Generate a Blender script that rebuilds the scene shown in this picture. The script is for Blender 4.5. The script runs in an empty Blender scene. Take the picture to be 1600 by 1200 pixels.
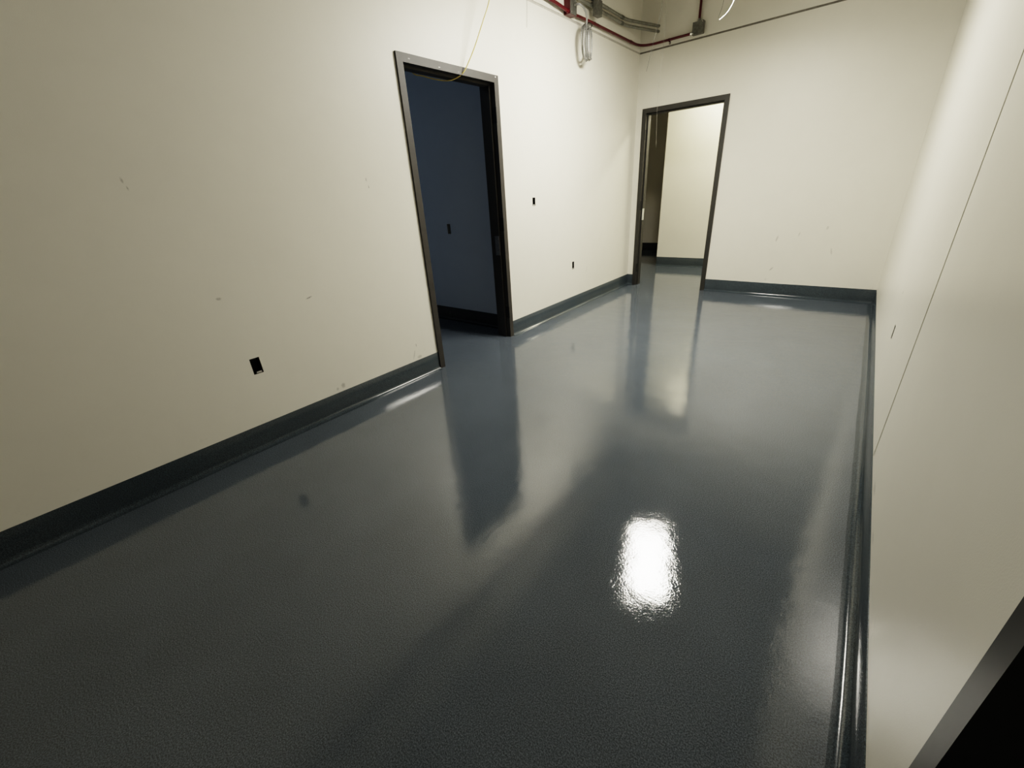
import bpy, bmesh, math, random
from mathutils import Vector, Matrix
random.seed(7)
SC = bpy.context.scene
COL = SC.collection

# ------------------------------------------------------------------ measures (metres)
W, L, H = 2.8305, 5.848, 2.7548          # clear room width, depth, height of the lower drywall
HB = 0.147                                # height of the coved base
T = 0.135                                 # wall thickness
YR = -2.2                                 # wall behind the camera
ZC = 3.75                                 # open deck above
HD = 2.185                                # outer height of the door frames
D1 = (2.101, 3.108)                       # frame of door 1 along y (left wall)
D2 = (0.0846, 1.0919)                     # frame of door 2 along x (back wall)
D3 = (-0.385, 0.622)                      # frame of door 3 along y (right wall)
FACE = 0.051
YS = 3.25                                 # side wall of the dark room behind door 1
YP = 7.54                                 # wall of the passage behind door 2
YF = 9.45                                 # end of the dark corridor

# ------------------------------------------------------------------ node helpers
def new_mat(name):
    m = bpy.data.materials.new(name); m.use_nodes = True
    nt = m.node_tree
    return m, nt, nt.nodes['Principled BSDF']

def N(nt, typ, **kw):
    n = nt.nodes.new(typ)
    for k, v in kw.items():
        setattr(n, k, v)
    return n

def mixcol(nt, fac, a, b, blend='MIX'):
    n = N(nt, 'ShaderNodeMix', data_type='RGBA', blend_type=blend)
    for sock, v in ((n.inputs[0], fac), (n.inputs[6], a), (n.inputs[7], b)):
        if isinstance(v, bpy.types.NodeSocket): nt.links.new(v, sock)
        elif isinstance(v, (int, float)): sock.default_value = v
        else: sock.default_value = (*v, 1) if len(v) == 3 else v
    return n.outputs[2]

def math_(nt, op, a, b=None, clamp=False):
    n = N(nt, 'ShaderNodeMath', operation=op); n.use_clamp = clamp
    for s, v in ((n.inputs[0], a), (n.inputs[1], b)):
        if v is None: continue
        if isinstance(v, bpy.types.NodeSocket): nt.links.new(v, s)
        else: s.default_value = v
    return n.outputs[0]

def noise(nt, vec, scale, detail=3, rough=0.5):
    n = N(nt, 'ShaderNodeTexNoise')
    n.inputs['Scale'].default_value = scale; n.inputs['Detail'].default_value = detail
    n.inputs['Roughness'].default_value = rough
    nt.links.new(vec, n.inputs['Vector'])
    return n.outputs['Fac']

def maprange(nt, v, a, b, c, d):
    n = N(nt, 'ShaderNodeMapRange', interpolation_type='SMOOTHSTEP')
    nt.links.new(v, n.inputs[0])
    for i, x in zip((1, 2, 3, 4), (a, b, c, d)): n.inputs[i].default_value = x
    return n.outputs[0]

def scuff_mask(nt, pos, marks):
    """soft elliptical marks at real places on a surface: (centre, rotation, half sizes, strength)"""
    tot = None
    for c, r, s, k in marks:
        mp = N(nt, 'ShaderNodeMapping', vector_type='TEXTURE')
        mp.inputs['Location'].default_value = c
        mp.inputs['Rotation'].default_value = r
        mp.inputs['Scale'].default_value = s
        nt.links.new(pos, mp.inputs['Vector'])
        ln = N(nt, 'ShaderNodeVectorMath', operation='LENGTH')
        nt.links.new(mp.outputs[0], ln.inputs[0])
        v = maprange(nt, ln.outputs['Value'], 0.35, 1.0, k, 0.0)
        tot = v if tot is None else math_(nt, 'MAXIMUM', tot, v)
    return tot

def wall_mat(name, col, marks=(), rough=0.5, spec=0.35):
    m, nt, b = new_mat(name)
    geo = N(nt, 'ShaderNodeNewGeometry'); pos = geo.outputs['Position']
    big = noise(nt, pos, 0.9, 4, 0.55)
    mid = noise(nt, pos, 7.0, 4, 0.6)
    f = maprange(nt, big, 0.3, 0.7, 0.0, 1.0)
    c = mixcol(nt, f, tuple(x * 0.965 for x in col), col)
    f2 = maprange(nt, mid, 0.35, 0.7, 0.0, 0.05)
    c = mixcol(nt, f2, c, tuple(x * 0.7 for x in col))
    # rubbed, dirty band close to the base
    sep = N(nt, 'ShaderNodeSeparateXYZ'); nt.links.new(pos, sep.inputs[0])
    low = maprange(nt, sep.outputs[2], HB, HB + 0.10, 1.0, 0.0)
    sp = maprange(nt, noise(nt, pos, 11.0, 5, 0.7), 0.60, 0.75, 0.0, 0.35)
    c = mixcol(nt, math_(nt, 'MULTIPLY', low, sp), c, (0.16, 0.15, 0.13))
    if marks:
        mk = scuff_mask(nt, pos, marks)
        br = maprange(nt, noise(nt, pos, 160.0, 3, 0.6), 0.3, 0.6, 0.35, 1.0)
        c = mixcol(nt, math_(nt, 'MULTIPLY', mk, br), c, (0.07, 0.065, 0.06))
    nt.links.new(c, b.inputs['Base Color'])
    b.inputs['Roughness'].default_value = rough
    b.inputs['Specular IOR Level'].default_value = spec
    bp = N(nt, 'ShaderNodeBump'); bp.inputs['Strength'].default_value = 0.12; bp.inputs['Distance'].default_value = 0.002
    nt.links.new(noise(nt, pos, 260.0, 3, 0.6), bp.inputs['Height'])
    nt.links.new(bp.outputs[0], b.inputs['Normal'])
    return m

def epoxy_mat(name, col, rough, bump, marks=(), ior=1.45):
    m, nt, b = new_mat(name)
    geo = N(nt, 'ShaderNodeNewGeometry'); pos = geo.outputs['Position']
    fl = maprange(nt, noise(nt, pos, 260.0, 2, 0.8), 0.35, 0.68, 0.0, 1.0)
    c = mixcol(nt, fl, tuple(x * 0.55 for x in col), tuple(x * 1.45 for x in col))
    cl = maprange(nt, noise(nt, pos, 2.2, 5, 0.6), 0.3, 0.7, 0.0, 1.0)
    c = mixcol(nt, cl, mixcol(nt, 1.0, c, (0.9, 0.9, 0.9), 'MULTIPLY'), c)
    if marks:
        mk = scuff_mask(nt, pos, marks)
        br = maprange(nt, noise(nt, pos, 60.0, 4, 0.6), 0.3, 0.65, 0.4, 1.0)
        c = mixcol(nt, math_(nt, 'MULTIPLY', mk, br), c, (0.008, 0.008, 0.01))
    nt.links.new(c, b.inputs['Base Color'])
    r = maprange(nt, noise(nt, pos, 3.0, 4, 0.6), 0.3, 0.7, rough * 0.85, rough * 1.2)
    if marks:
        r = math_(nt, 'ADD', r, math_(nt, 'MULTIPLY', mk, 0.35))
    nt.links.new(r, b.inputs['Roughness'])
    b.inputs['IOR'].default_value = ior
    b1 = N(nt, 'ShaderNodeBump'); b1.inputs['Strength'].default_value = bump; b1.inputs['Distance'].default_value = 0.0011
    nt.links.new(noise(nt, pos, 120.0, 3, 0.6), b1.inputs['Height'])
    b2 = N(nt, 'ShaderNodeBump'); b2.inputs['Strength'].default_value = bump * 0.5; b2.inputs['Distance'].default_value = 0.01
    nt.links.new(noise(nt, pos, 9.0, 2, 0.5), b2.inputs['Height'])
    nt.links.new(b1.outputs[0], b2.inputs['Normal'])
    nt.links.new(b2.outputs[0], b.inputs['Normal'])
    return m

def plain_mat(name, col, rough=0.5, metal=0.0, spec=0.5, var=0.12, scale=30.0, bump=0.0, spots=()):
    m, nt, b = new_mat(name)
    geo = N(nt, 'ShaderNodeNewGeometry'); pos = geo.outputs['Position']
    f = maprange(nt, noise(nt, pos, scale, 4, 0.6), 0.3, 0.7, 0.0, 1.0)
    c = mixcol(nt, f, tuple(x * (1 - var) for x in col), tuple(min(1, x * (1 + var)) for x in col))
    if spots:
        c = mixcol(nt, scuff_mask(nt, pos, spots), c, (0.7, 0.69, 0.65))
    nt.links.new(c, b.inputs['Base Color'])
    b.inputs['Roughness'].default_value = rough
    b.inputs['Metallic'].default_value = metal
    b.inputs['Specular IOR Level'].default_value = spec
    if bump:
        bp = N(nt, 'ShaderNodeBump'); bp.inputs['Strength'].default_value = bump; bp.inputs['Distance'].default_value = 0.001
        nt.links.new(noise(nt, pos, scale * 8, 3, 0.6), bp.inputs['Height']); nt.links.new(bp.outputs[0], b.inputs['Normal'])
    return m

def lamp_mat(name, col, strength):
    m, nt, b = new_mat(name)
    geo = N(nt, 'ShaderNodeNewGeometry')
    f = noise(nt, geo.outputs['Position'], 6.0, 2, 0.5)
    c = mixcol(nt, maprange(nt, f, 0.3, 0.7, 0.0, 1.0), tuple(x * 0.97 for x in col), col)
    nt.links.new(c, b.inputs['Emission Color'])
    b.inputs['Base Color'].default_value = (0.8, 0.8, 0.78, 1)
    b.inputs['Emission Strength'].default_value = strength
    return m

# ------------------------------------------------------------------ mesh helpers
def obj(name, bm, mat, parent=None, smooth=False):
    bmesh.ops.recalc_face_normals(bm, faces=bm.faces)
    me = bpy.data.meshes.new(name); bm.to_mesh(me); bm.free()
    me.materials.append(mat)
    if smooth:
        me.shade_smooth()
        me.set_sharp_from_angle(angle=math.radians(40))
    o = bpy.data.objects.new(name, me); COL.objects.link(o)
    if parent is not None:
        o.parent = parent
        o.matrix_parent_inverse = parent_matrix(parent).inverted()
    return o

def parent_matrix(p):
    m = Matrix.LocRotScale(p.location, p.rotation_euler, p.scale)
    return m if p.parent is None else parent_matrix(p.parent) @ p.matrix_parent_inverse @ m

def tag(o, label, cat, group=None, kind=None):
    o['label'] = label; o['category'] = cat
    if group: o['group'] = group
    if kind: o['kind'] = kind
    return o

def thing(name, label, cat, loc, group=None, rotz=0.0, kind=None):
    o = bpy.data.objects.new(name, None); COL.objects.link(o)
    o.empty_display_size = 0.1
    o.location = loc; o.rotation_euler = (0, 0, rotz)
    return tag(o, label, cat, group, kind)

def box(bm, lo, hi, bevel=0.0):
    r = bmesh.ops.create_cube(bm, size=1.0)
    c = [(a + b) / 2 for a, b in zip(lo, hi)]; s = [b - a for a, b in zip(lo, hi)]
    for v in r['verts']:
        v.co = Vector((c[i] + v.co[i] * s[i] for i in range(3)))
    if bevel:
        es = list({e for v in r['verts'] for e in v.link_edges})
        bmesh.ops.bevel(bm, geom=es, offset=bevel, segments=2, profile=0.5, affect='EDGES')
    return bm

def smooth_path(pts, n=8):
    P = [Vector(p) for p in pts]
    if len(P) < 3: return P
    P = [2 * P[0] - P[1]] + P + [2 * P[-1] - P[-2]]
    out = []
    for i in range(1, len(P) - 2):
        a, b, c, d = P[i - 1:i + 3]
        for k in range(n):
            t = k / n
            out.append(0.5 * ((2 * b) + (c - a) * t + (2 * a - 5 * b + 4 * c - d) * t * t + (3 * b - a - 3 * c + d) * t ** 3))
    out.append(P[-2])
    return out

def tube(bm, pts, r, seg=10, caps=True):
    P = [Vector(p) for p in pts]
    rings = []; t0 = (P[1] - P[0]).normalized()
    up = Vector((0, 0, 1)) if abs(t0.z) < 0.9 else Vector((1, 0, 0))
    nrm = t0.cross(up).normalized()
    for i, p in enumerate(P):
        t = (P[min(i + 1, len(P) - 1)] - P[max(i - 1, 0)]).normalized()
        nrm = (nrm - t * nrm.dot(t)).normalized(); bn = t.cross(nrm)
        rings.append([bm.verts.new(p + (nrm * math.cos(2 * math.pi * k / seg) + bn * math.sin(2 * math.pi * k / seg)) * r) for k in range(seg)])
    for a, b in zip(rings, rings[1:]):
        for k in range(seg):
            bm.faces.new((a[k], a[(k + 1) % seg], b[(k + 1) % seg], b[k]))
    if caps:
        bm.faces.new(rings[0][::-1]); bm.faces.new(rings[-1])
    return bm

def fillet(pts, rad, n=8):
    """polyline with rounded corners (bent conduit)"""
    P = [Vector(p) for p in pts]; out = [P[0]]
    for a, b, c in zip(P, P[1:], P[2:]):
        d1 = (a - b).normalized(); d2 = (c - b).normalized()
        rr = min(rad, (a - b).length * 0.45, (c - b).length * 0.45)
        p0 = b + d1 * rr; p1 = b + d2 * rr
        for k in range(n + 1):
            t = k / n
            out.append(p0 * (1 - t) ** 2 + b * 2 * t * (1 - t) + p1 * t * t)
    out.append(P[-1])
    return out

def slab(bm, axis, a0, a1, u, v, holes=()):
    """wall slab between a0 and a1 along `axis`; u, v ranges of the other two axes; rectangular holes (u0,u1,v0,v1)"""
    us = sorted({u[0], u[1], *[h[i] for h in holes for i in (0, 1)]}); vs = sorted({v[0], v[1], *[h[i] for h in holes for i in (2, 3)]})
    us = [x for x in us if u[0] <= x <= u[1]]; vs = [x for x in vs if v[0] <= x <= v[1]]
    def P(a, x, y):
        return Vector((a, x, y)) if axis == 0 else Vector((x, a, y)) if axis == 1 else Vector((x, y, a))
    cache = {}
    def V(a, i, j):
        k = (a, i, j)
        if k not in cache: cache[k] = bm.verts.new(P(a, us[i], vs[j]))
        return cache[k]
    def solid(i, j):
        if not (0 <= i < len(us) - 1 and 0 <= j < len(vs) - 1): return False
        cx, cy = (us[i] + us[i + 1]) / 2, (vs[j] + vs[j + 1]) / 2
        return not any(h[0] < cx < h[1] and h[2] < cy < h[3] for h in holes)
    for i in range(len(us) - 1):
        for j in range(len(vs) - 1):
            if not solid(i, j): continue
            for a in (a0, a1):
                bm.faces.new((V(a, i, j), V(a, i + 1, j), V(a, i + 1, j + 1), V(a, i, j + 1)))
            for di, dj, p, q in ((-1, 0, (i, j), (i, j + 1)), (1, 0, (i + 1, j), (i + 1, j + 1)), (0, -1, (i, j), (i + 1, j)), (0, 1, (i, j + 1), (i + 1, j + 1))):
                if not solid(i + di, j + dj):
                    bm.faces.new((V(a0, *p), V(a0, *q), V(a1, *q), V(a1, *p)))

def struct(name, bm, mat, label, cat):
    o = obj(name, bm, mat); o['kind'] = 'structure'
    o['label'] = label; o['category'] = cat
    return o

# ------------------------------------------------------------------ materials
RX = lambda a: (math.radians(a), 0, 0)
PAINT = (0.74, 0.715, 0.635)
left_marks = [((0, 0.4988, 1.471), RX(10), (1, 0.006, 0.016), 0.45), ((0, 0.508, 1.439), RX(5), (1, 0.004, 0.012), 0.45),
              ((0, 1.7226, 1.456), RX(0), (1, 0.006, 0.016), 0.45), ((0, 1.732, 1.414), RX(0), (1, 0.005, 0.012), 0.6),
              ((0, 0.695, 0.906), RX(-8), (1, 0.017, 0.010), 0.45), ((0, 1.163, 0.812), RX(14), (1, 0.026, 0.006), 0.65),
              ((0, 1.895, 0.272), RX(0), (1, 0.006, 0.018), 0.55), ((0, 1.862, 0.20), RX(-20), (1, 0.007, 0.05), 0.4),
              ((0, 1.91, 0.17), RX(0), (1, 0.03, 0.018), 0.35), ((0, 1.235, 0.185), RX(0), (1, 0.02, 0.025), 0.45),
              ((0, 1.19, 0.175), RX(0), (1, 0.012, 0.014), 0.4), ((0, 4.62, 0.42), RX(-15), (1, 0.012, 0.05), 0.14)]
RY = lambda a: (0, math.radians(a), 0)
back_marks = [((1.814, L, 0.66), RY(10), (0.012, 1, 0.05), 0.38), ((1.816, L, 0.316), RY(40), (0.010, 1, 0.035), 0.5),
              ((2.023, L, 0.709), RY(15), (0.010, 1, 0.03), 0.3), ((2.268, L, 0.775), RY(15), (0.014, 1, 0.025), 0.35),
              ((2.354, L, 0.53), RY(-12), (0.010, 1, 0.05), 0.3)]
right_marks = [((W, 3.205, 0.668), RX(0), (1, 0.02, 0.012), 0.6), ((W, 1.85, 0.18), RX(0), (1, 0.06, 0.02), 0.3), ((W, 1.55, 0.17), RX(0), (1, 0.05, 0.012), 0.3)]
M = {}
M['wall_left'] = wall_mat('cream wall paint with scuffs', PAINT, left_marks, 0.44, 0.4)
M['wall_back'] = wall_mat('cream wall paint back', PAINT, back_marks, 0.42, 0.4)
M['wall_right'] = wall_mat('cream wall paint right', PAINT, right_marks, 0.36, 0.8)
M['wall'] = wall_mat('cream wall paint plain', PAINT)
M['wall_dark_room'] = wall_mat('unlit room paint', (0.55, 0.58, 0.62))  # bluish dimness of the room put into the wall colour
M['wall_corridor'] = wall_mat('unlit corridor paint', (0.58, 0.56, 0.51))
M['wall_corridor'] = wall_mat('unlit corridor paint', (0.58, 0.56, 0.51))  # wall paint darkened to carry the corridor's lack of light
M['gap_lit'] = plain_mat('lit reveal', (0.42, 0.40, 0.36), 0.7)  # same reveal as the next, lamplight on the left wall put into the colour
M['gap'] = plain_mat('shaded reveal', (0.20, 0.19, 0.17), 0.8)
M['floor'] = epoxy_mat('glossy blue grey epoxy', (0.092, 0.108, 0.128), 0.035, 0.20, (), 1.74)
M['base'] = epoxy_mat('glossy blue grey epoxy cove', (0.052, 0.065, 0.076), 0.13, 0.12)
M['base_shaded'] = epoxy_mat('shaded epoxy cove', (0.012, 0.013, 0.014), 0.3, 0.1)  # same epoxy base, shade of the unlit rooms put into the colour
M['ceiling'] = plain_mat('bare deck', (0.36, 0.35, 0.325), 0.9, 0, 0.2, 0.2, 4.0)
spots1 = [((0.02, 2.205, 2.158), (0, 0, 0), (0.05, 0.012, 0.005), 0.35), ((0.02, 2.47, 2.150), (0, 0, 0), (0.05, 0.012, 0.003), 0.9),
          ((0.02, 2.66, 2.148), (0, 0, 0), (0.05, 0.010, 0.003), 0.3), ((0.02, 3.075, 2.172), (0, 0, 0), (0.05, 0.009, 0.006), 1.0)]
M['frame'] = plain_mat('grey hollow metal frame paint', (0.044, 0.041, 0.037), 0.5, 0, 0.35, 0.06, 12, 0, spots1)
M['frame_dark'] = plain_mat('dark grey frame paint', (0.036, 0.035, 0.032), 0.45, 0, 0.4, 0.06, 12)
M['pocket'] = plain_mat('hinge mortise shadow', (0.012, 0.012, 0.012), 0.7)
M['strike'] = plain_mat('dull strike steel', (0.26, 0.26, 0.26), 0.4, 0.7)
M['strike_bright'] = plain_mat('bright strike steel', (0.75, 0.75, 0.72), 0.35, 0.6)
M['red'] = plain_mat('red fire alarm paint', (0.085, 0.003, 0.008), 0.35, 0, 0.5, 0.1, 20)
M['emt'] = plain_mat('galvanised conduit', (0.30, 0.30, 0.275), 0.42, 0.75, 0.5, 0.12, 25)
M['emt_dark'] = plain_mat('grey steel box', (0.17, 0.17, 0.155), 0.45, 0.6, 0.5, 0.2, 40)
M['emt_bright'] = plain_mat('bright zinc screw', (0.85, 0.84, 0.80), 0.25, 0.9)
M['wire'] = plain_mat('hanger wire', (0.05, 0.048, 0.044), 0.8, 0.0, 0.1)
M['wire_pale'] = plain_mat('pale hanger wire', (0.20, 0.19, 0.17), 0.8, 0.0, 0.2)
M['yellow'] = plain_mat('yellow cable jacket', (0.62, 0.50, 0.16), 0.45, 0, 0.5, 0.08, 10)
M['white_cable'] = plain_mat('white cable jacket', (0.85, 0.84, 0.80), 0.4, 0, 0.5, 0.04, 10)
M['black'] = plain_mat('dark box interior', (0.010, 0.010, 0.010), 0.6)
M['grey_box'] = plain_mat('grey box interior', (0.35, 0.35, 0.34), 0.7)
M['tab'] = plain_mat('galvanised box ear', (0.55, 0.54, 0.50), 0.4, 0.5)
M['mud'] = plain_mat('drywall edge', (0.80, 0.78, 0.72), 0.8)
M['housing'] = plain_mat('white fixture housing', (0.75, 0.75, 0.73), 0.4)
M['lens'] = lamp_mat('lit fixture lens', (1.0, 0.955, 0.845), 108.0)
M['lens_passage'] = lamp_mat('lit passage lens', (1.0, 0.93, 0.70), 60.0)
# armoured cable: helical ribs as bump
m, nt, b = new_mat('armoured cable')
geo = N(nt, 'ShaderNodeNewGeometry')
w = N(nt, 'ShaderNodeTexWave', wave_type='BANDS', bands_direction='Z'); w.inputs['Scale'].default_value = 45; w.inputs['Distortion'].default_value = 1.0
nt.links.new(geo.outputs['Position'], w.inputs['Vector'])
nt.links.new(mixcol(nt, w.outputs['Fac'], (0.16, 0.16, 0.155), (0.50, 0.50, 0.49)), b.inputs['Base Color'])
b.inputs['Metallic'].default_value = 0.55; b.inputs['Roughness'].default_value = 0.38
bp = N(nt, 'ShaderNodeBump'); bp.inputs['Strength'].default_value = 0.4; bp.inputs['Distance'].default_value = 0.002
nt.links.new(w.outputs['Fac'], bp.inputs['Height']); nt.links.new(bp.outputs[0], b.inputs['Normal'])
M['mc'] = m

# ------------------------------------------------------------------ the shell
bm = bmesh.new()
box(bm, (-3.6, YR - T, -0.1), (W + 2.2, YF + T, 0.0))
struct('floor', bm, M['floor'], 'glossy blue grey epoxy floor', 'floor')
bm = bmesh.new(); box(bm, (-3.6, YR - T, ZC), (W + 2.2, YF + T, ZC + 0.1))
struct('ceiling', bm, M['ceiling'], 'open grey deck above the room', 'ceiling')

E_ = 0.022
G = 0.019                                    # reveal between lower drywall and upper wall
POCK = 0.062
OUT_L = [(0.735, 0.788, 0.452, 0.548), (3.536, 3.583, 1.1985, 1.274), (4.279, 4.326, 0.468, 0.556)]   # y0,y1,z0,z1 on the left wall
OUT_R = [(2.995, 3.045, 0.440, 0.524)]
OUT_S = [(-0.945, -0.895, 0.965, 1.068)]      # x0,x1,z0,z1 on the dark room's wall

def layered(axis, face, back, u, holes, pockets, reveal=True, joints=()):
    """lower drywall, recessed reveal and upper wall; the face layer takes the box pockets"""
    bm = bmesh.new(); s = 1 if face > back else -1
    mid = face - s * POCK
    lower = [(h[0], h[1], -1, h[2]) for h in holes]
    js = [(j[0], j[1], HB + 0.002, H) for j in joints]
    slab(bm, axis, mid, back, u, (0, ZC), [(a, c, 0, z) for a, c, _, z in lower])
    slab(bm, axis, face, mid, u, (0, H), [(a, c, 0, z) for a, c, _, z in lower] + list(pockets) + js)
    slab(bm, axis, face, mid, u, (H + G, ZC))
    return bm

door_hole = lambda d: (d[0] + E_, d[1] - E_, HD - E_)
bm = layered(0, 0.0, -T, (YR, L + T), [door_hole(D1)], OUT_L)
struct('wall_left', bm, M['wall_left'], 'long cream painted wall on the left', 'wall')
bm = layered(1, L, L + T, (0.0, W), [door_hole(D2)], [])
struct('wall_back', bm, M['wall_back'], 'cream painted far end wall with the second doorway', 'wall')
bm = layered(0, W, W + T, (YR, L + T), [door_hole(D3)], OUT_R, joints=[(2.147, 2.169)])
struct('wall_right', bm, M['wall_right'], 'cream painted wall on the right with a vertical joint', 'wall')
bm = bmesh.new(); slab(bm, 1, YR - T, YR, (-T, W + T), (0, ZC))
struct('wall_front', bm, M['wall'], 'cream painted wall behind the viewer', 'wall')
# reveal backing strips: gap shade painted in, lighter tone on the lit left wall
def reveal(name, lo, hi, label, mat='gap'):
    b_ = bmesh.new(); box(b_, lo, hi); struct(name, b_, M[mat], label, 'trim')
reveal('trim_1', (-0.03, YR + 0.01, H - 0.002), (-0.006, L + 0.009, H + G + 0.002), 'shadow gap along the top of the left wall drywall', 'gap_lit')
reveal('trim_2', (0.0, L + 0.009, H - 0.002), (W, L + 0.03, H + G + 0.002), 'shadow gap along the top of the far wall drywall')
reveal('trim_3', (W + 0.009, YR + 0.01, H - 0.002), (W + 0.03, L, H + G + 0.002), 'shadow gap along the top of the right wall drywall')
reveal('trim_4', (W + 0.010, 2.1465, HB + 0.001), (W + 0.03, 2.1695, H), 'dark vertical drywall joint in the right wall')

# rooms beyond the doors
XS = -3.2
bm = bmesh.new()
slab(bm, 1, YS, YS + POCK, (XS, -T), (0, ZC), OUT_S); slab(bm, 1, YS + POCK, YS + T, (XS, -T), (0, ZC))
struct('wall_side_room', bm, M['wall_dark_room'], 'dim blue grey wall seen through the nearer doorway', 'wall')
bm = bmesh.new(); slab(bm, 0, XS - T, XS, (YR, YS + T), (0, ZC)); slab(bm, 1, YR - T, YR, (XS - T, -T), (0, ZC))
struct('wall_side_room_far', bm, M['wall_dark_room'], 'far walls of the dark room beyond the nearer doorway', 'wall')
XP = -0.21
bm = bmesh.new(); slab(bm, 1, YP, YP + T, (XP, W + T), (0, ZC)); slab(bm, 0, XP, XP + T, (YP + T, YF), (0, ZC))
struct('wall_passage', bm, M['wall'], 'brightly lit cream wall seen through the far doorway', 'wall')
bm = bmesh.new(); slab(bm, 1, YF, YF + T, (XS, XP + T), (0, ZC))
slab(bm, 0, XS - T, XS, (L, YF + T), (0, ZC)); slab(bm, 1, L, L + T, (XS, -T), (0, ZC))
slab(bm, 0, W, W + T, (L + T, YP), (0, ZC))
struct('wall_corridor', bm, M['wall_corridor'], 'dark unlit corridor wall beyond the far doorway', 'wall')
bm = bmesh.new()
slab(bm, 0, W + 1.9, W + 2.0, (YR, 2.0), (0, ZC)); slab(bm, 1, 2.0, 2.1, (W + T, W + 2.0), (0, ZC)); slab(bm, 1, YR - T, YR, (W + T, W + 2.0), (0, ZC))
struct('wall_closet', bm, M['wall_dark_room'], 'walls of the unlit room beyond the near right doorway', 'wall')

# ------------------------------------------------------------------ coved epoxy base
def cove(bm, p0, p1, nrm, r=0.027, jit=0.0022, th=0.004, step=0.05):
    """base with a hand-trowelled cove along p0->p1 (z=0), nrm points into the room"""
    p0, p1, nrm = Vector((*p0, 0)), Vector((*p1, 0)), Vector((*nrm, 0))
    n = max(2, int((p1 - p0).length / step)); rows = []
    ph = random.random() * 9
    for i in range(n + 1):
        t = i / n; p = p0.lerp(p1, t); s = t * (p1 - p0).length
        rr = r + jit * (math.sin(s * 5.1 + ph) * 0.6 + math.sin(s * 13.3 + 2 * ph) * 0.4) + random.uniform(-1, 1) * jit * 0.25
        tt = th + 0.0008 * math.sin(s * 3.0 + ph)
        prof = [(-0.002, HB), (tt - 0.001, HB), (tt, HB - 0.0015), (tt, rr)]
        for k in range(1, 7):
            a = math.pi / 2 * k / 6
            prof.append((tt + rr - rr * math.cos(a), rr - rr * math.sin(a) + 0.0006))
        prof.append((tt + rr + 0.012, 0.0003)); prof.append((-0.002, 0.0003))
        rows.append([bm.verts.new(p + nrm * d + Vector((0, 0, z))) for d, z in prof])
    for a, b_ in zip(rows, rows[1:]):
        for k in range(len(a)):
            bm.faces.new((a[k], a[(k + 1) % len(a)], b_[(k + 1) % len(a)], b_[k]))
    bm.faces.new(rows[0][::-1]); bm.faces.new(rows[-1])

def base(name, runs, mat, label):
    b_ = bmesh.new()
    for r in runs: cove(b_, *r)
    o = obj(name, b_, mat, smooth=True); o['kind'] = 'structure'; o['label'] = label; o['category'] = 'baseboard'
base('baseboard_left', [((0, YR), (0, D1[0]), (1, 0)), ((0, D1[1]), (0, L), (1, 0))], M['base'], 'dark grey coved base along the left wall')
base('baseboard_back', [((0, L), (D2[0], L), (0, -1)), ((D2[1], L), (W, L), (0, -1))], M['base'], 'dark grey coved base along the far wall')
base('baseboard_right', [((W, D3[1]), (W, L), (-1, 0)), ((W, YR), (W, D3[0]), (-1, 0))], M['base'], 'dark grey coved base along the right wall')
base('baseboard_passage', [((XP, YP), (W, YP), (0, -1))], M['base'], 'dark grey coved base beyond the far doorway')
base('baseboard_side_room', [((XS, YS), (-T - 0.02, YS), (0, -1))], M['base_shaded'], 'base blackened for shade in the dark room beyond the nearer doorway')
base('baseboard_corridor', [((XS, YF), (XP, YF), (0, -1))], M['base_shaded'], 'base blackened for shade at the end of the dark corridor')

# ------------------------------------------------------------------ hollow-metal door frames (structure)
PR = 0.014
PROFILE = [(0.0, 0.0), (PR, 0.0), (PR, FACE), (-0.035, FACE), (-0.035, FACE + 0.016), (-0.095, FACE + 0.016), (-0.095, FACE),
           (-T - PR, FACE), (-T - PR, 0.0), (-T, 0.0), (-T, E_), (0.0, E_)]
def door_frame(name, place, span, mat, strike_mat, label, pocket_side, hinges, strike, strike_side):
    """place(d, s, z): d out of the wall, s along it"""
    t = thing(name, label, 'door', place(0, (span[0] + span[1]) / 2, 0), kind='structure')
    a, c = span
    def ring(bm, fn): return [bm.verts.new(fn(d, w)) for d, w in PROFILE]
    def loft(nm, f0, f1):
        b_ = bmesh.new(); r0, r1 = ring(b_, f0), ring(b_, f1); n = len(r0)
        for k in range(n): b_.faces.new((r0[k], r0[(k + 1) % n], r1[(k + 1) % n], r1[k]))
        b_.faces.new(r0[::-1]); b_.faces.new(r1)
        return obj(nm, b_, mat, t)
    j = [loft('jamb', lambda d, w: place(d, a + w, 0.0005), lambda d, w: place(d, a + w, HD - w)),
         loft('jamb', lambda d, w: place(d, c - w, 0.0005), lambda d, w: place(d, c - w, HD - w))]
    loft('head', lambda d, w: place(d, a + w, HD - w), lambda d, w: place(d, c - w, HD - w))
    def plate(nm, d0, d1, s0, s1, z0, z1, m_, par):
        b_ = bmesh.new(); p, q = place(d0, s0, z0), place(d1, s1, z1)
        box(b_, [min(x, y) for x, y in zip(p, q)], [max(x, y) for x, y in zip(p, q)], 0.0006)
        obj(nm, b_, m_, par)
    e = c - FACE if pocket_side else a + FACE; sg = -1 if pocket_side else 1
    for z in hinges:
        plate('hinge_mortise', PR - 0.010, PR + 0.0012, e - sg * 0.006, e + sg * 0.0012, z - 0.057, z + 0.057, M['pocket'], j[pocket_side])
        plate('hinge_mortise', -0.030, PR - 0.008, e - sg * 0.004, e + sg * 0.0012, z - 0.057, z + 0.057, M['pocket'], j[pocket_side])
    e2 = (c - FACE - 0.016) if strike_side else (a + FACE + 0.016); sg = -1 if strike_side else 1
    z0, z1 = strike
    plate('strike_plate', -0.088, -0.0335 if not strike_side else -0.037, e2 - sg * 0.003, e2 + sg * 0.0015, z0, z1, strike_mat, j[strike_side])
    return t
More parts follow.
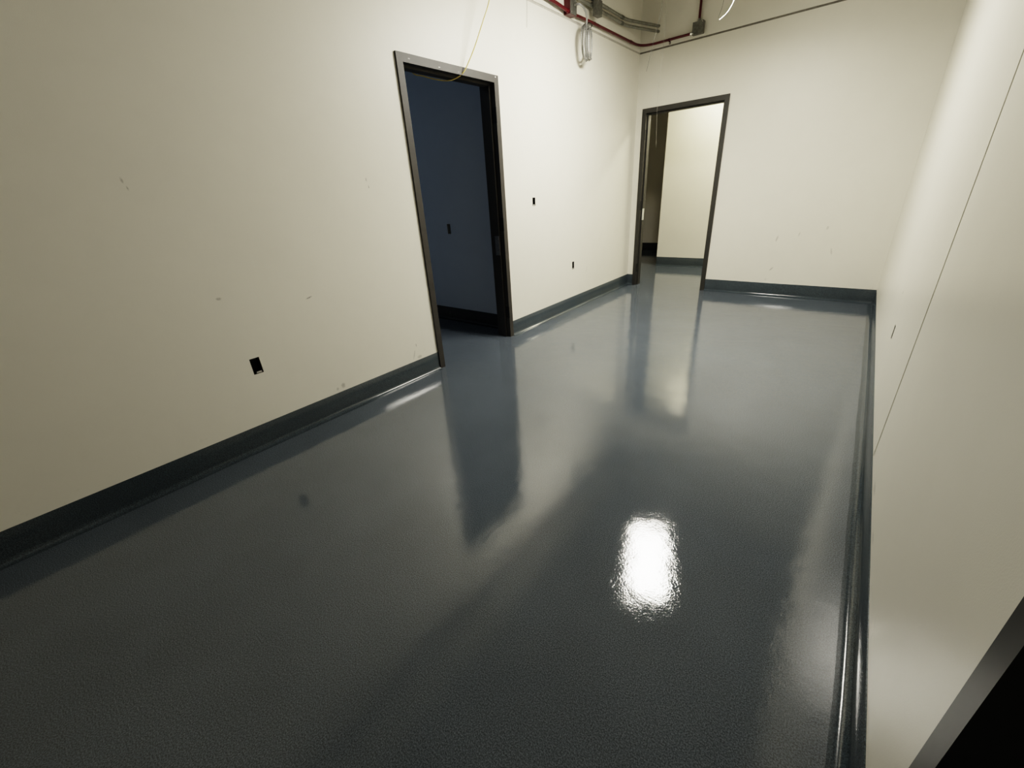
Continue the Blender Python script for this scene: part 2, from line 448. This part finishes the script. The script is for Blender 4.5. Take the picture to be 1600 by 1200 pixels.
door_frame('door_1', lambda d, s, z: (d, s, z), D1, M['frame'], M['strike'], 'grey metal door frame around the dark opening in the left wall', 1, (1.913, 1.07, 0.253), (0.80, 0.972), 1)
door_frame('door_2', lambda d, s, z: (s, L - d, z), D2, M['frame_dark'], M['strike_bright'], 'dark grey metal door frame in the far wall', 0, (1.90, 1.07, 0.245), (0.883, 1.03), 0)
door_frame('door_3', lambda d, s, z: (W - d, s, z), D3, M['frame_dark'], M['strike'], 'dark metal door frame cut off at the lower right corner', 0, (1.9, 1.07, 0.25), (0.9, 1.02), 1)

# ------------------------------------------------------------------ recessed outlet boxes
def outlet_box(place, u0, u1, z0, z1, label, ear=True, mat='black'):
    """open steel box sunk in a wall; place(d, u, z) with d out of the wall face"""
    t = thing('outlet_box', label, 'outlet box', place(0, (u0 + u1) / 2, z0), group='empty outlet boxes sunk in the walls')
    g, dep, th = 0.0006, 0.055, 0.0018
    b_ = bmesh.new()
    def bx(bm, d0, d1, a0, a1, c0, c1):
        p, q = place(d0, a0, c0), place(d1, a1, c1)
        box(bm, [min(x, y) for x, y in zip(p, q)], [max(x, y) for x, y in zip(p, q)])
    bx(b_, -dep, -0.003, u0 + g, u1 - g, z0 + g, z1 - g)
    b_.faces.ensure_lookup_table()
    tgt = Vector(place(-0.003, (u0 + u1) / 2, (z0 + z1) / 2))
    front = min(b_.faces, key=lambda f: (f.calc_center_median() - tgt).length)
    bmesh.ops.delete(b_, geom=[front], context='FACES_ONLY')
    bmesh.ops.recalc_face_normals(b_, faces=b_.faces)
    bmesh.ops.solidify(b_, geom=b_.faces[:], thickness=th)
    obj('box_shell', b_, M[mat], t)
    if ear:
        um = (u0 + u1) / 2; hw = (u1 - u0) * 0.28
        for zz0, zz1, sh in ((z0 + 0.003, z0 + 0.013, 0.35), (z1 - 0.010, z1 - 0.003, -0.35)):
            b_ = bmesh.new(); c = um + sh * hw
            bx(b_, -0.006, -0.0045, c - hw, c + hw, zz0, zz1)
            er = obj('mounting_ear', b_, M['tab'] if sh > 0 else M['black'], t); b_ = bmesh.new()
            tube(b_, [place(-0.0046, c, (zz0 + zz1) / 2), place(-0.0025, c, (zz0 + zz1) / 2)], 0.0022, 8)
            obj('screw', b_, M['tab'] if sh > 0 else M['black'], er)
PLf = lambda d, u, z: (d, u, z)
outlet_box(PLf, *OUT_L[0], 'black open outlet box low on the left wall, left of the nearer doorway')
outlet_box(PLf, *OUT_L[1], 'black open switch box at hand height, right of the nearer doorway')
outlet_box(PLf, *OUT_L[2], 'black open outlet box low on the left wall between the two doorways')
outlet_box(lambda d, u, z: (W - d, u, z), *OUT_R[0], 'thin dark slit of an outlet box low on the right wall')
outlet_box(lambda d, u, z: (u, YS - d, z), *OUT_S[0], 'faint outlet box on the dark wall seen through the nearer doorway', False, 'grey_box')

# ------------------------------------------------------------------ plumbing of the plenum: conduits, boxes, cables
XR = 0.031; ZR = 2.808
def coupling(par, p, q, r, m_, name='coupling'):
    b_ = bmesh.new(); tube(b_, [p, q], r, 12); return obj(name, b_, m_, par, smooth=True)
def strap(par, c, axis, r, m_):
    """one-hole strap: half ring plus a foot on the wall with a screw"""
    b_ = bmesh.new(); n = 9
    if axis == 'left':
        path = [(c[0] - r * 0 + math.cos(a) * (r + .0015), c[1], c[2] + math.sin(a) * (r + .0015)) for a in [math.pi * (k / n - .5) for k in range(n + 1)]]
        scr = [(0.003, c[1], c[2] + r + .013), (0.008, c[1], c[2] + r + .013)]
        wd = Vector((0, .009, 0))
    else:
        path = [(c[0], c[1] - math.cos(a) * (r + .0015), c[2] + math.sin(a) * (r + .0015)) for a in [math.pi * (k / n - .5) for k in range(n + 1)]]
        scr = [(c[0], L - .003, c[2] - r - .013), (c[0], L - .008, c[2] - r - .013)]
        wd = Vector((.009, 0, 0))
    if axis == 'left':
        path = path + [(0.0025, c[1], c[2] + r + .0015), (0.0025, c[1], c[2] + r + .024)]
    else:
        path = [(c[0], L - .0025, c[2] - r - .024), (c[0], L - .0025, c[2] - r - .0015)] + path
    prev = None
    for p in path:
        v = (b_.verts.new(Vector(p) - wd), b_.verts.new(Vector(p) + wd))
        if prev: b_.faces.new((prev[0], prev[1], v[1], v[0]))
        prev = v
    bmesh.ops.solidify(b_, geom=b_.faces[:], thickness=0.0015)
    s = obj('strap', b_, m_, par)
    b_ = bmesh.new(); tube(b_, scr, 0.006, 8); obj('screw', b_, M['emt_bright'], s)

# red conduit: near run ends in the red box, far run turns the corner to the grey box on the far wall
RBX = (4.130, 4.245)                                        # red box along y
t = thing('red_conduit', 'red conduit above the left wall, entering the near side of the red box', 'conduit', (XR, 3.9, ZR))
b_ = bmesh.new(); tube(b_, fillet([(XR, YR + .002, 2.822), (XR, 3.80, 2.822), (XR + .012, 3.93, 2.812), (XR + .012, RBX[0] - .001, 2.796)], .06), 0.0135, 12)
obj('pipe', b_, M['red'], t, smooth=True)
coupling(t, (XR, 3.70, 2.822), (XR, 3.76, 2.822), 0.0165, M['emt_bright'])
coupling(t, (XR + .012, RBX[0] - .022, 2.797), (XR + .012, RBX[0] - .001, 2.796), 0.0175, M['red'], 'connector')
t = thing('red_conduit', 'red conduit bending around the far corner to the square grey box', 'conduit', (XR, 5.0, ZR))
GB = (0.618, 0.735, 2.792, 2.905)                            # square grey box on the far wall x0,x1,z0,z1
b_ = bmesh.new(); tube(b_, fillet([(XR, RBX[1] + .001, 2.800), (XR, 4.5, ZR), (XR, L - .030, 2.815), (GB[0] - .001, L - .030, 2.815)], .20, 14), 0.0125, 12)
obj('pipe', b_, M['red'], t, smooth=True)
coupling(t, (XR, RBX[1] + .001, 2.800), (XR, RBX[1] + .024, 2.801), 0.0175, M['red'], 'connector')
coupling(t, (XR, 5.50, 2.8135), (XR, 5.54, 2.8137), 0.0155, M['red'])
coupling(t, (GB[0] - .022, L - .030, 2.815), (GB[0] - .001, L - .030, 2.815), 0.0165, M['emt_bright'], 'connector')
strap(t, (XR, 4.72, 2.809), 'left', 0.0125, M['red']); strap(t, (0.36, L - .030, 2.815), 'back', 0.0125, M['red'])
t = thing('red_conduit', 'red conduit rising from the square grey box on the far wall', 'conduit', (0.677, L - .03, GB[3]))
b_ = bmesh.new(); tube(b_, [(0.677, L - .030, GB[3] + .001), (0.677, L - .030, ZC)], 0.0125, 12); obj('pipe', b_, M['red'], t, smooth=True)
coupling(t, (0.677, L - .030, GB[3] + .001), (0.677, L - .030, GB[3] + .024), 0.0165, M['emt'], 'connector')

t = thing('junction_box', 'red junction box with grey cover on the left wall above the cable coil', 'junction box', (0.03, RBX[0], 2.775))
b_ = bmesh.new(); box(b_, (0.0, RBX[0], 2.775), (0.064, RBX[1], 2.895), .004); obj('box_body', b_, M['red'], t)
b_ = bmesh.new(); box(b_, (0.064, RBX[0] + .001, 2.776), (0.069, RBX[1] - .001, 2.894), .0015); cv = obj('cover', b_, M['emt_dark'], t)
for y_, z_ in ((RBX[0] + .018, 2.79), (RBX[1] - .018, 2.88)):
    b_ = bmesh.new(); tube(b_, [(0.069, y_, z_), (0.0725, y_, z_)], .006, 8); obj('screw', b_, M['emt_bright'], cv)
b_ = bmesh.new(); tube(b_, [(0.069, 4.20, 2.848), (0.085, 4.205, 2.848)], .013, 12); obj('cable_connector', b_, M['emt'], t, smooth=True)

# coil of armoured cable
t = thing('cable_coil', 'looped coil of grey armoured cable hanging below the red box', 'cable', (0.1, 4.4, 2.5))
pts = [(0.086, 4.205, 2.848), (0.115, 4.225, 2.846), (0.128, 4.29, 2.815), (0.118, 4.345, 2.765), (0.105, 4.35, 2.71)]
ax = Vector((-0.26, 0.966, 0)).normalized(); out = Vector((0.966, 0.26, 0)); cc = Vector((0.098, 4.385, 2.608))
b_ = bmesh.new()
loop = []
for k in range(0, 3 * 18 + 10):
    a = math.radians(105 + k * 20); q = k / 18
    rx_, rz_ = 0.088 - .006 * math.sin(q * 2.3), 0.128 - .012 * math.cos(q * 1.9)
    loop.append(cc + ax * (math.cos(a) * rx_ + .008 * math.sin(q * 3)) + Vector((0, 0, math.sin(a) * rz_ - .008 * q)) + out * ((q - 1.6) * 0.022))
path = smooth_path(pts, 6) + smooth_path([pts[-1]] + loop, 3)[2:]
tube(b_, path, 0.0085, 8)
obj('armoured_cable', b_, M['mc'], t, smooth=True)
b_ = bmesh.new()
tr = [cc + Vector((0, 0, .118)) + out * (math.cos(a) * .045) + Vector((0, 0, math.sin(a) * .024)) + ax * (.012) for a in [2 * math.pi * k / 16 for k in range(17)]]
tube(b_, tr, .004, 6); obj('tie_wrap', b_, M['black'], t, smooth=True)

# two grey conduits along the left wall, bent into the far wall
for zA, xA, lab in ((2.972, 0.052, 'upper of the two grey conduits running along the left wall into the far corner'),
                    (2.922, 0.050, 'lower of the two grey conduits running along the left wall into the far corner')):
    t = thing('grey_conduit', lab, 'conduit', (xA, 5.0, zA), group='paired grey conduits')
    b_ = bmesh.new(); tube(b_, fillet([(xA, YR + .002, zA), (xA, 5.34, zA), (0.222, L + .02, zA + .006)], .09, 8), 0.0145, 12)
    obj('pipe', b_, M['emt'], t, smooth=True)
    coupling(t, (xA, 5.20, zA), (xA, 5.25, zA), 0.0172, M['emt_dark'])
    coupling(t, (xA, 3.2, zA), (xA, 3.25, zA), 0.0172, M['emt'])
    strap(t, (xA, 4.86, zA), 'left', 0.0145, M['emt'])
t = thing('junction_box', 'grey steel box below the paired grey conduits on the left wall', 'junction box', (0.06, 4.58, 2.83))
b_ = bmesh.new(); box(b_, (0.068, 4.545, 2.838), (0.115, 4.645, 2.962), .003); obj('box_body', b_, M['emt_dark'], t)
b_ = bmesh.new(); box(b_, (0.115, 4.546, 2.839), (0.1185, 4.644, 2.961), .001); cv = obj('cover', b_, M['emt_dark'], t)
for y_, z_ in ((4.56, 2.95), (4.63, 2.85)):
    b_ = bmesh.new(); tube(b_, [(0.1185, y_, z_), (0.122, y_, z_)], .006, 8); obj('screw', b_, M['emt_bright'], cv)
b_ = bmesh.new(); box(b_, (0.0, 4.575, 2.938), (0.0685, 4.615, 2.956)); obj('bracket', b_, M['emt_dark'], t)

t = thing('junction_box', 'square grey steel box on the far wall above the second doorway', 'junction box', (0.677, L - .03, GB[2]))
b_ = bmesh.new(); box(b_, (GB[0], L - .054, GB[2]), (GB[1], L + .001, GB[3]), .004); obj('box_body', b_, M['emt_dark'], t)
b_ = bmesh.new(); x0, x1, z0, z1 = GB
slab(b_, 1, L - .058, L - .0541, (x0 + .002, x1 - .002), (z0 + .002, z1 - .002), [(x0 + .024, x1 - .024, z0 + .024, z1 - .024)])
cv = obj('plaster_ring', b_, M['emt_dark'], t)
for x_, z_ in ((x1 - .012, z1 - .012), (x0 + .012, z0 + .012)):
    b_ = bmesh.new(); tube(b_, [(x_, L - .058, z_), (x_, L - .061, z_)], .005, 8); obj('screw', b_, M['emt_bright'], cv)

# pipe with clamp just peeking in at the top
t = thing('clamped_pipe', 'shiny metal pipe and clamp at the top edge above the grey conduits', 'pipe', (0.1, 5.6, 3.25))
b_ = bmesh.new(); tube(b_, [(0.0, 5.53, 3.232), (0.215, 5.60, 3.200)], .016, 12); obj('pipe', b_, M['emt_bright'], t, smooth=True)
b_ = bmesh.new(); box(b_, (0.085, 5.535, 3.222), (0.115, 5.585, 3.262), .004); cl = obj('clamp', b_, M['emt'], t)
b_ = bmesh.new(); tube(b_, [(0.10, 5.56, 3.261), (0.10, 5.56, ZC)], .006, 8); obj('threaded_rod', b_, M['emt'], cl)

# wires and cables hanging from the deck
def hang(name, pts, r, m_, label, cat, group=None):
    b_ = bmesh.new(); tube(b_, smooth_path(pts, 6), r, 6)
    return tag(obj(name, b_, m_, smooth=True), label, cat, group)
WG = 'ceiling hanger wires'
hang('hanger_wire', [(0.205, 3.3, ZC), (0.195, 3.3, 3.0), (0.187, 3.3, 2.65), (0.177, 3.3, 2.489)], 0.0014, M['wire'], 'short thin wire hanging at the top of the left wall beside the yellow cable', 'wire', WG)
hang('hanger_wire', [(0.83, 4.4, ZC), (0.822, 4.4, 3.1), (0.8105, 4.4, 2.703), (0.754, 4.4, 2.444), (0.7105, 4.4, 2.257)], 0.0014, M['wire'], 'thin slanting wire hanging in front of the far left corner', 'wire', WG)
hang('hanger_wire', [(0.69, 4.8, ZC), (0.69, 4.8, 2.857), (0.697, 4.8, 2.588), (0.678, 4.8, 2.119), (0.697, 4.8, 1.67)], 0.0009, M['wire_pale'], 'long pale wire hanging in front of the far door frame', 'wire', WG)
hang('hanger_wire', [(1.28, 4.6, ZC), (1.272, 4.6, 3.0), (1.257, 4.6, 2.667), (1.2286, 4.6, 2.554)], 0.0013, M['wire'], 'thin wire beside the white cable end above the far doorway', 'wire', WG)
hang('white_cable', [(1.46, 4.2, ZC), (1.475, 4.2, 3.0), (1.463, 4.2, 2.62), (1.445, 4.2, 2.53), (1.421, 4.2, 2.484), (1.394, 4.2, 2.457), (1.356, 4.2, 2.4354)], 0.0026, M['white_cable'], 'bright white cable end curling down above the far doorway', 'cable')
hang('yellow_cable', [(0.10, 3.06, ZC), (0.13, 3.04, 3.1), (0.125, 2.985, 2.75), (0.115, 2.94, 2.59), (0.10, 2.876, 2.468), (0.070, 2.797, 2.311), (0.044, 2.748, 2.22), (0.024, 2.705, 2.155),
     (-0.018, 2.672, 2.122), (-0.065, 2.632, 2.108), (-0.115, 2.580, 2.113), (-0.168, 2.475, 2.133), (-0.195, 2.385, 2.165), (-0.21, 2.32, 2.40)], 0.0042, M['yellow'], 'yellow cable looping down over the head of the nearer door frame into the dark room', 'cable')
# ------------------------------------------------------------------ lamps
def fixture(loc, rotz, label, lens_mat, roll=0.0, pitch=0.0, l=0.97, wd=0.39):
    t = thing('ceiling_light', label, 'ceiling light', loc, rotz=rotz)
    t.rotation_euler = (pitch, roll, rotz)
    b_ = bmesh.new(); hw = wd / 2
    box(b_, (-hw, -l / 2, 0.0), (hw, l / 2, 0.07), .006)
    R_ = t.rotation_euler.to_matrix().to_4x4(); Tm = Matrix.Translation(loc) @ R_
    b_.transform(Tm); obj('housing', b_, M['housing'], t)
    for sx in (-1, 1):
        b_ = bmesh.new(); cx = sx * wd * 0.25; rr = wd * 0.22; n = 12; rows = []
        for yy in (-l / 2 + .012, l / 2 - .012):
            rows.append([b_.verts.new((cx + rr * math.cos(a), yy, -0.0005 - rr * 0.5 * math.sin(a))) for a in [math.pi * k / n for k in range(n + 1)]])
        for k in range(n): b_.faces.new((rows[0][k], rows[0][k + 1], rows[1][k + 1], rows[1][k]))
        b_.transform(Tm); ln_ = obj('lens', b_, lens_mat, t)
        for yy, dy in ((-l / 2 + .012, -.010), (l / 2 - .012, .010)):
            b_ = bmesh.new(); cap = []
            for q in (0.0, dy):
                cap.append([b_.verts.new((cx + rr * 1.03 * math.cos(a), yy + q, -rr * 0.54 * math.sin(a))) for a in [math.pi * k / n for k in range(n + 1)]])
            for k in range(n + 1): b_.faces.new((cap[0][k], cap[0][(k + 1) % (n + 1)], cap[1][(k + 1) % (n + 1)], cap[1][k]))
            b_.faces.new(cap[0]); b_.faces.new(cap[1][::-1])
            b_.transform(Tm); obj('end_cap', b_, M['housing'], ln_)
    for sx in (-1, 1):
        for sy in (-1, 1):
            b_ = bmesh.new(); p_ = Tm @ Vector((sx * hw * .8, sy * l * .42, .069)); tube(b_, [p_, (p_.x, p_.y, ZC)], .0018, 6)
            obj('hanger_wire', b_, M['wire'], t)
    return t
fixture((1.43, 3.66, 2.80), math.radians(20.5), 'twin lamp fixture hung askew, mirrored as the white patch on the floor', M['lens'], math.radians(8), 0)
fixture((0.98, 6.98, 2.80), math.radians(90), 'lamp fixture lighting the passage beyond the far doorway', M['lens_passage'], 0, 0, 1.2, 0.3)

# unseen area lamp added for the side room's dim bluish ambient light
ld = bpy.data.lights.new('side_room_glow', 'AREA'); ld.shape = 'RECTANGLE'; ld.size = 1.2; ld.size_y = 0.3
ld.energy = 10.0; ld.color = (0.62, 0.78, 1.0)
lo = bpy.data.objects.new('side_room_glow', ld); COL.objects.link(lo); lo.location = (-2.0, 0.6, 3.4)
# unseen soft fill lamp added behind the viewer to lift the near surfaces
l2 = bpy.data.lights.new('rear_fill', 'AREA'); l2.shape = 'RECTANGLE'; l2.size = 2.4; l2.size_y = 1.8
l2.energy = 3.5; l2.color = (1.0, 0.955, 0.84)
o2 = bpy.data.objects.new('rear_fill', l2); COL.objects.link(o2); o2.location = (1.2, -1.1, 3.2)
wd_ = bpy.data.worlds.new('world'); SC.world = wd_; wd_.use_nodes = True
wd_.node_tree.nodes['Background'].inputs[0].default_value = (0, 0, 0, 1)

# ------------------------------------------------------------------ camera
cd = bpy.data.cameras.new('camera'); cam = bpy.data.objects.new('camera', cd); COL.objects.link(cam)
cam.location = (2.5732, 0.0, 1.3095); cam.rotation_mode = 'XYZ'
cam.rotation_euler = (1.1379, 0.0610, 0.6740)
cd.sensor_width = 36; cd.lens = 639.26 / 1600 * 36; cd.clip_start = 0.01
SC.camera = cam
SC.view_settings.view_transform = 'Filmic'
SC.view_settings.look = 'High Contrast'
SC.view_settings.exposure = 0.0
